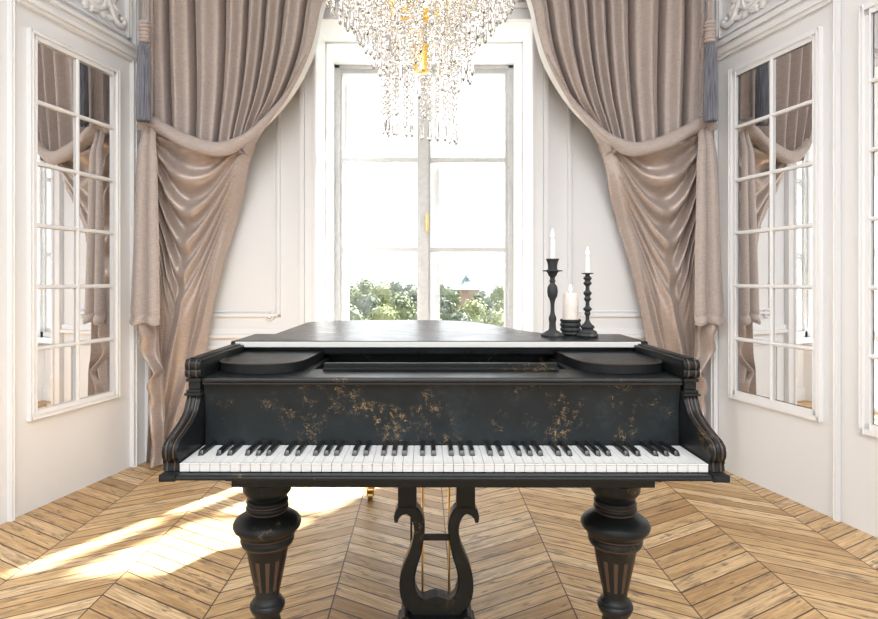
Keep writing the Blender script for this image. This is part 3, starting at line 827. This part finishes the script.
small = [(562, 46), (558, 50), (552, 52), (546, 49), (543, 43), (538, 44), (532, 40), (527, 28), (523, 26), (519, 31), (513, 33), (507, 29), (500, 20), (490, 13), (480, 9), (462, 9), (456, 12), (450, 15), (444, 12), (440, 11), (434, 18), (428, 21), (422, 17), (416, 10), (404, 9), (394, 9), (388, 13), (381, 18), (374, 14), (367, 11), (360, 17), (352, 20), (346, 16), (340, 10), (326, 9), (318, 10), (312, 17), (305, 20), (298, 14), (293, 12), (288, 17), (281, 20), (274, 14), (268, 9), (263, 12), (261, 27), (257, 28), (256, 10)]
e, bm, k = candle_stick('candlestick', 587.5, 1.965, small, 368, 562, 'shorter black candlestick with beaded knobs on its stem, rightmost of three')
link('stem', bm, M['iron'], e, smooth=True, auto=40)
candle('taper_candle', e, k, (562 - 256) * k, 10.5, 256 - 180, 'slim lit white taper candle in the beaded candlestick', M['wax'], 42)

# ------------------------------------------------------------------ curtains
CY0 = 3.58; CS = F / CY0; CXC = .0183
def make_curtain(side, label):
    root = empty('curtain', (CXC + side * 1.45, CY0, 0)); tag(root, label, 'curtain')
    iv = Matrix.Translation(-root.location)
    def P(px, py, dep=0, base=CY0):
        """design space of the left curtain, mirrored for the right one"""
        x = (px - VX) / F * base; z = CAMH - (py - VY) / F * base
        if side > 0: x = 2 * CXC - x
        return Vector((x, base - dep, max(z, .004)))
    def fin(name, bm, m, par=root, **kw):
        bm.transform(iv); return link(name, bm, m, par, smooth=True, **kw)
    Redge = [(-95, 352), (-50, 336), (0, 319), (25, 314), (50, 307), (81, 293), (104, 278), (124, 260), (141, 246), (150, 238)]
    bot = [(0, 126), (.12, 131), (.3, 143), (.45, 151), (.6, 154), (.75, 153), (.9, 148), (1, 142)]
    NP = 7.4
    # upper pleated drape
    bm = BM()
    def up(s, t):
        yb = sinterp(bot, s); y = -95 + (yb + 95) * t
        R = sinterp(Redge, y); R0 = Redge[0][1]
        x = 156 + s * (R0 - 156) - (R0 - R) * (.12 * s + .88 * s ** 2.6)
        ph = s * NP + .06 * math.sin(t * 3 + s * 9) + .12 * math.sin(s * 11) + .55
        d = ph - round(ph)
        dep = .030 * math.cos(2 * PI * (ph + .5)) - .120 * math.exp(-(d / .065) ** 2) * (1 - .3 * s) + .012 * math.cos(4 * PI * ph + .8)
        dep += .02 * math.sin(s * 5 + t * 4) * t - .07 * sstep(.85, 1, s)
        return P(x, y, dep)
    surf(bm, up, 330, 46); fin('drape', bm, M['cloth'])
    # lining edge
    bm = BM()
    def lin(s, t):
        y = -95 + 225 * t; R = sinterp(Redge, y)
        return P(R - 3 + 4.8 * s * (1 - sstep(.62, 1, t)), y + 2 * s, -.075 - .05 * s)
    surf(bm, lin, 4, 40); fin('lining', bm, M['lining'])
    # rolled swag cuff
    path = catmull([(141, 131, 4.0), (143.5, 125, 5.5), (151, 122, 6), (163, 129, 6.5), (182, 140, 7), (202, 147, 7.2), (222, 149, 7), (240, 142, 6), (257, 129, 4.6), (272, 113, 3.5), (285, 97, 2.6), (297, 76, 2.0), (306, 54, 1.4)], 8)
    bm = BM(); n = len(path); rings = []
    for i, (x, y, r) in enumerate(path):
        x0, y0, _ = path[max(i - 1, 0)]; x1, y1, _ = path[min(i + 1, n - 1)]
        tx, ty = x1 - x0, y1 - y0; l = math.hypot(tx, ty); nx, ny = -ty / l, tx / l
        f = i / (n - 1); base = 3.545 - .025 * math.sin(PI * min(1, f * 1.4)) + .08 * sstep(.62, 1, f)
        ring = []
        for k in range(22):
            a = 2 * PI * k / 22
            rr = r * (1 + .07 * math.sin(3 * a + f * 14) + .05 * math.sin(f * 40 + 2 * a))
            ring.append(bm.verts.new(P(x + nx * rr * math.cos(a), y + ny * rr * math.cos(a), rr / CS * .9 * math.sin(a), base)))
        rings.append(ring)
    for a, b in zip(rings, rings[1:]):
        for k in range(22): bm.faces.new((a[k], a[(k + 1) % 22], b[(k + 1) % 22], b[k]))
    bm.faces.new(rings[0]); bm.faces.new(rings[-1]); fin('swag_cuff', bm, M['cloth'])
    # lower drape with hanging cowl folds
    Lb = [(122, 141), (135, 146), (160, 149), (200, 151), (300, 156), (360, 152), (420, 149), (474, 147)]
    Rb = [(122, 252), (140, 254), (160, 247), (190, 241), (220, 233), (260, 222), (300, 213), (340, 205), (380, 196), (430, 180), (474, 166)]
    bm = BM()
    def low(s, t):
        y0 = sinterp([(0, 127), (.15, 133), (.4, 143), (.6, 148), (.8, 147), (1, 141)], s); y = y0 + (472 - y0) * t
        Lx, Rx = sinterp(Lb, y), sinterp(Rb, y)
        x = Lx + s * (Rx - Lx)
        g = math.sin(PI * min(1, s ** .85)) 
        Fv = (y - 118) / (.34 + 1.15 * g)
        w = s ** .6 * max(0, 1 - s * 1.04) ** 1.1 * 2.5
        cow = math.sin(2 * PI * Fv / 21 + 1.0 + .8 * math.sin(s * 6)); cow = (abs(cow) ** .8) * (1 if cow > 0 else -1)
        top = 1 - sstep(215, 330, y)
        fan = math.sin(2 * PI * (s * 2.2 + .25 * math.sin(y / 55)) + 1.2)
        fan2 = math.sin(2 * PI * s * 5.0 + y / 60) * .4
        gather = math.sin(2 * PI * s * 9 + 1) * (1 - sstep(.0, .35, s)) * .5
        dep = .052 * cow * w * top + (.034 * fan + .018 * fan2) * (1 - top * .75) + .018 * gather + .035 * math.sin(PI * s)
        dep += -.08 * sstep(.9, 1, s) + .012 * math.sin(y / 17 + s * 11) * top
        dep *= .55 + .45 * sstep(122, 160, y)
        return P(x + 2.5 * fan2 * (1 - top), y, dep, 3.60 + .10 * sstep(126, 230, y))
    surf(bm, low, 120, 170); fin('lower_drape', bm, M['satin'])
    # side tail with a stitched hem
    bm = BM()
    def tl(s, t):
        y = 124 + 200 * t
        a = interp([(124, 141), (160, 137), (323, 131)], y); b = interp([(124, 153), (160, 158), (323, 161)], y)
        ph = s * 2.0; pl = abs(math.sin(PI * (ph + .05 * math.sin(t * 5)))) ** .6
        hem = .010 * math.exp(-((t - .985) / .012) ** 2) - .008 * math.exp(-((t - .955) / .006) ** 2)
        return P(a + (b - a) * s, y + 1.5 * math.sin(s * 9) * t, .045 * pl * (.4 + .6 * t) + hem - .03 * (1 - sstep(0, .15, t)), 3.505)
    surf(bm, tl, 44, 90); fin('tail', bm, M['cloth'])
    # cascade of folded ends under the tail
    bm = BM()
    la = [(316, 137), (328, 138), (336, 141), (344, 138), (351, 137), (360, 144), (368, 151), (374, 155), (380, 150), (388, 147), (396, 149), (408, 147), (430, 152), (474, 150)]
    ra = [(316, 160), (345, 161), (370, 164), (400, 166), (430, 166), (474, 163)]
    def cas(s, t):
        y = 316 + 150 * t
        a, b = sinterp(la, y), sinterp(ra, y)
        z = math.sin((y - 316) / 25 * PI) * .02
        return P(a + (b - a) * s, y - 5 * s * math.sin((y - 316) / 25 * PI), .03 * math.sin(s * 7) + z * (1 - s), 3.535)
    surf(bm, cas, 24, 70); fin('cascade', bm, M['satin'])
    # tieback cord twisted from two strands, and its tassel
    def rope(bm, pa, pb, r, turns):
        n = int(turns * 8)
        for q in (0, PI):
            pts = []
            for i in range(n + 1):
                f = i / n; a = q + 2 * PI * turns * f; c = pa.lerp(pb, f)
                pts.append(c + Vector((math.cos(a), math.sin(a), 0)) * r * .55)
            tube(bm, pts, r * .62, 6)
    word = 'left' if side < 0 else 'right'
    rp = empty('tieback_cord', P(151.5, 114, 0, 3.50)); tag(rp, 'taupe twisted tieback cord hanging along the outer edge of the %s curtain' % word, 'cord')
    bm = BM(); rope(bm, P(151.5, -95, 0, 3.50), P(151.5, 114, 0, 3.50), .0115, 46); bm.transform(Matrix.Translation(-rp.location)); link('cord', bm, M['rope'], rp, smooth=True)
    ts = empty('tassel', P(143.5, 120, 0, 3.42)); tag(ts, 'blue-grey fringed tassel with wrapped taupe head beside the %s curtain' % word, 'tassel')
    it = Matrix.Translation(-ts.location)
    bm = BM(); rope(bm, P(142.6, -95, 0, 3.42), P(143.7, 22, 0, 3.42), .008, 26); rope(bm, P(147.0, -95, 0, 3.415), P(145.6, 22, 0, 3.415), .008, 26); bm.transform(it); link('cord', bm, M['rope'], ts, smooth=True)
    bm = BM()
    for k in range(6):
        c = P(144.6, 23 + 3.6 * k, 0, 3.42); rr = (5.0 + .35 * math.sin(k * 1.3)) / CS
        tube(bm, [c + Vector((rr * .75 * math.cos(a), rr * .75 * math.sin(a), .003 * math.sin(a))) for a in [2 * PI * q / 20 for q in range(21)]], .0115, 8)
    lathe(bm, [(.016, 0), (.026, -.02), (.026, -.12), (.02, -.135)], 16, P(144.6, 20, 0, 3.42)); bm.transform(it); link('wrapped_head', bm, M['rope'], ts, smooth=True)
    bm = BM(); c = P(143.6, 43, 0, 3.42); n = 84; rings = []
    for z, r in ((0, .022), (-.03, .028), (-.10, .032), (-.22, .035), (-.34, .037), (-.43, .037), (-.452, .036)):
        rings.append([bm.verts.new(c + Vector((r * (1 + .07 * (k % 2) + .04 * math.sin(k * 1.7 + z * 9)) * math.cos(2 * PI * k / n), r * (1 + .07 * (k % 2)) * math.sin(2 * PI * k / n), z + (.012 * math.sin(k * 2.3) if z < -.44 else 0)))) for k in range(n)])
    for a, b in zip(rings, rings[1:]):
        for k in range(n): bm.faces.new((a[k], a[(k + 1) % n], b[(k + 1) % n], b[k]))
    bm.faces.new(rings[0]); bm.faces.new(rings[-1]); bm.transform(it); link('fringe', bm, M['skirt'], ts)
make_curtain(-1, 'draped taupe satin curtain swagged to the left wall of the window')
make_curtain(1, 'draped taupe satin curtain swagged to the right wall of the window')

# ------------------------------------------------------------------ chandelier
HY = 2.6; HS = F / HY
def hz(py): return CAMH - (py - VY) / HS
HXp = (421.5 - VX) / HS
HTOP = hz(-78)
ch = empty('chandelier', (HXp, HY, CEIL)); tag(ch, 'tiered crystal chandelier with gold fittings hanging above the piano', 'chandelier')
ic = Matrix.Translation((0, 0, -CEIL))
def cpart(name, bm, m, par=ch, **kw):
    bm.transform(ic); return link(name, bm, m, par, **kw)
bm = BM(); lathe(bm, [(.004, CEIL - .10), (.05, CEIL - .07), (.09, CEIL - .02), (.10, CEIL - .001)], 28); cpart('ceiling_rose', bm, M['gold'], smooth=True, auto=40)
bm = BM(); tube(bm, [(0, 0, CEIL - .08), (0, 0, HTOP)], .012, 12); cpart('stem', bm, M['gold'])
bm = BM(); lathe(bm, [(.006, HTOP), (.006, hz(44)), (.034, hz(46)), (.036, hz(47)), (.036, hz(72)), (.028, hz(73)), (.01, hz(74))], 28); cpart('column', bm, M['gold'], smooth=True, auto=40)
tiers = [(97, 22, lambda a: 3), (86, 18, lambda a: 16), (75, 16, lambda a: 28), (64, 13, lambda a: 41), (52, 10, lambda a: 72 + 10 * math.cos(a)), (42, 8, lambda a: 80 + 4 * math.cos(a)), (35, 13, lambda a: 139 + 7 * math.cos(a + .7) - 4 * math.sin(a))]
for r, n, fb in tiers:
    bm = BM(); R = r / HS
    tube(bm, [(R * math.cos(a), R * math.sin(a), HTOP) for a in [2 * PI * k / 48 for k in range(49)]], .006, 8, caps=False)
    for k in range(4):
        a = k * PI / 2 + r; tube(bm, [(0, 0, HTOP + .002), (R * math.cos(a), R * math.sin(a), HTOP)], .004, 6)
    cpart('ring', bm, M['gold'], smooth=True, auto=60)
for k in range(6):
    a = 2 * PI * k / 6 + .4; r = .17
    bm = BM(); z0 = hz(2)
    tube(bm, catmull([(.03 * math.cos(a), .03 * math.sin(a), z0 - .02), (.10 * math.cos(a), .10 * math.sin(a), z0 - .05), (r * math.cos(a), r * math.sin(a), z0)], 5), .005, 8)
    lathe(bm, [(.006, 0), (.02, .004), (.014, .012), (.014, .05)], 14, (r * math.cos(a), r * math.sin(a), z0)); ar = cpart('arm', bm, M['gold'], smooth=True, auto=50)
    bm = BM(); lathe(bm, [(.010, .05), (.016, .07), (.017, .085), (.010, .11), (.002, .13)], 14, (r * math.cos(a), r * math.sin(a), z0)); cpart('bulb', bm, M['bulb'], ar, smooth=True)
def bead(bm, z, r, rot=0):
    n = 6
    lv = [(r * .35, r * .92), (r, r * .22), (r, -r * .22), (r * .35, -r * .92)]
    rings = [[bm.verts.new((rr * math.cos(2 * PI * k / n + rot), rr * math.sin(2 * PI * k / n + rot), z + dz)) for k in range(n)] for rr, dz in lv]
    for a, b in zip(rings, rings[1:]):
        for k in range(n): bm.faces.new((a[k], a[(k + 1) % n], b[(k + 1) % n], b[k]))
    bm.faces.new(rings[0]); bm.faces.new(rings[-1])
SP = .0242
strand_cache = {}
def strand_mesh(nb):
    if nb in strand_cache: return strand_cache[nb]
    bm = BM()
    for k in range(nb): bead(bm, -.015 - k * SP, .0122 if k % 3 else .0128, k * .5)
    bmesh.ops.recalc_face_normals(bm, faces=bm.faces[:])
    nf = len(bm.faces)
    for k in range(nb):
        tube(bm, [(0, 0, -.015 - k * SP - .0105), (0, 0, -.015 - k * SP - .0137)], .0022, 5, mi=1)
    me = bpy.data.meshes.new('crystal_strand'); bm.to_mesh(me); bm.free(); me.materials.append(M['crystal']); me.materials.append(M['gold']); strand_cache[nb] = me; return me
bm = BM(); n = 6
rings = [[bm.verts.new((rr * math.cos(2 * PI * k / n), rr * math.sin(2 * PI * k / n), z)) for k in range(n)] for rr, z in ((.002, 0), (.0045, -.006), (.0055, -.02), (.0105, -.068), (.0098, -.075), (.003, -.088))]
for a, b in zip(rings, rings[1:]):
    for k in range(n): bm.faces.new((a[k], a[(k + 1) % n], b[(k + 1) % n], b[k]))
bm.faces.new(rings[0]); bm.faces.new(rings[-1]); bmesh.ops.recalc_face_normals(bm, faces=bm.faces[:])
pend_me = bpy.data.meshes.new('pendant'); bm.to_mesh(pend_me); bm.free(); pend_me.materials.append(M['pendant'])
cnt = 0
for q, (r, n, fb) in enumerate(tiers):
    for k in range(n):
        a = 2 * PI * (k + .37 * q) / n; R = r / HS
        zb = hz(fb(a) + random.uniform(-1.5, 1.5)); nb = max(4, int((HTOP - zb - .088) / SP))
        o = bpy.data.objects.new('crystal_strand', strand_mesh(nb)); COL.objects.link(o); o.parent = ch
        zt = zb + .088 + .015 + (nb - 1) * SP + .0115
        o.location = (R * math.cos(a), R * math.sin(a), zt - CEIL); o.rotation_euler = (0, 0, random.uniform(0, 6))
        p = bpy.data.objects.new('pendant', pend_me); COL.objects.link(p); p.parent = o; p.location = (0, 0, -.015 - (nb - 1) * SP - .0115)
        cnt += 1

bm = BM()
for r, n, fb in ((92, 26, lambda a: 8), (80, 24, lambda a: 20), (69, 20, lambda a: 33), (58, 18, lambda a: 48), (47, 14, lambda a: 72 + 8 * math.cos(a)), (38, 10, lambda a: 112 - 24 * math.cos(a)), (28, 8, lambda a: 76)):
    for k in range(n):
        a = 2 * PI * (k + random.random() * .5) / n; R = r / HS; zb = hz(fb(a) + random.uniform(-3, 3)); nb = max(4, int((HTOP - zb - .088) / SP))
        off = Vector((R * math.cos(a), R * math.sin(a), zb + .088 + .015 + (nb - 1) * SP + .0115 - CEIL)); rz = Matrix.Rotation(random.uniform(0, 6), 4, 'Z')
        for me, dz in ((strand_mesh(nb), 0), (pend_me, -.015 - (nb - 1) * SP - .0115)):
            nv = len(bm.verts); nf = len(bm.faces); bm.from_mesh(me); bm.verts.ensure_lookup_table(); bm.faces.ensure_lookup_table()
            if me is pend_me:
                for f in bm.faces[nf:]: f.material_index = 2
            for v in bm.verts[nv:]: v.co = rz @ v.co + off + Vector((0, 0, dz))
me = bpy.data.meshes.new('crystal_strand'); bm.to_mesh(me); bm.free(); me.materials.append(M['crystal']); me.materials.append(M['gold']); me.materials.append(M['pendant'])
o = bpy.data.objects.new('crystal_strand', me); COL.objects.link(o); o.parent = ch; o['kind'] = 'stuff'

# ------------------------------------------------------------------ light, world, camera
w = bpy.data.worlds.new('sky'); scene.world = w; w.use_nodes = True
t = w.node_tree; bg = t.nodes['Background']
tc = t.nodes.new('ShaderNodeTexCoord'); sp = t.nodes.new('ShaderNodeSeparateXYZ'); rp = t.nodes.new('ShaderNodeValToRGB')
t.links.new(tc.outputs['Generated'], sp.inputs[0]); 
mp = t.nodes.new('ShaderNodeMapRange'); mp.inputs['From Min'].default_value = -1; t.links.new(sp.outputs[2], mp.inputs[0]); t.links.new(mp.outputs[0], rp.inputs[0])
e = rp.color_ramp.elements; e[0].position = .45; e[0].color = (.60, .60, .60, 1); e[1].position = .52; e[1].color = (.96, .985, 1, 1)
t.links.new(rp.outputs[0], bg.inputs['Color']); bg.inputs['Strength'].default_value = 1.5

def area(name, loc, tgt, sx, sy, power, col=(1, 1, 1)):
    l = bpy.data.lights.new(name, 'AREA'); l.shape = 'RECTANGLE'; l.size = sx; l.size_y = sy; l.energy = power; l.color = col
    o = bpy.data.objects.new(name, l); COL.objects.link(o); o.location = loc
    o.rotation_euler = (Vector(tgt) - Vector(loc)).to_track_quat('-Z', 'Y').to_euler(); return o
area('room_fill', (0, .2, CEIL - .05), (0, .9, 0), 3.5, 2.5, 190, (.90, .95, 1))  # added fill lamp under the ceiling to brighten the walls; no real fixture
area('niche_fill', (0, WY + .35, 1.75), (0, 0, 1.0), 1.3, 2.1, 14, (.97, .98, 1))  # added fill lamp outside the panes to whiten the niche walls
s = bpy.data.lights.new('sun', 'SUN'); s.energy = 25; s.angle = math.radians(1.4); s.color = (1, .98, .96)
so = bpy.data.objects.new('sun', s); COL.objects.link(so)
hd = Vector((-.62, -1, 0)).normalized(); el = math.radians(44.5)
d = hd * math.cos(el) + Vector((0, 0, -math.sin(el)))
so.rotation_euler = d.to_track_quat('-Z', 'Y').to_euler(); so.location = (5, 9, 8)

cam = bpy.data.cameras.new('camera'); co = bpy.data.objects.new('camera', cam); COL.objects.link(co)
co.location = (0, 0, CAMH); co.rotation_euler = (PI / 2, 0, 0)
cam.sensor_width = 36; cam.lens = F / 878 * 36; cam.shift_x = (439 - VX) / 878; cam.shift_y = -(309.5 - VY) / 878
cam.clip_start = .05; cam.clip_end = 1000
scene.camera = co
scene.view_settings.view_transform = 'Standard'; scene.view_settings.look = 'None'
scene.view_settings.exposure = .42
c = scene.cycles
c.max_bounces = 14; c.transmission_bounces = 12; c.transparent_max_bounces = 16; c.glossy_bounces = 6; c.diffuse_bounces = 5
c.caustics_refractive = False; c.caustics_reflective = False
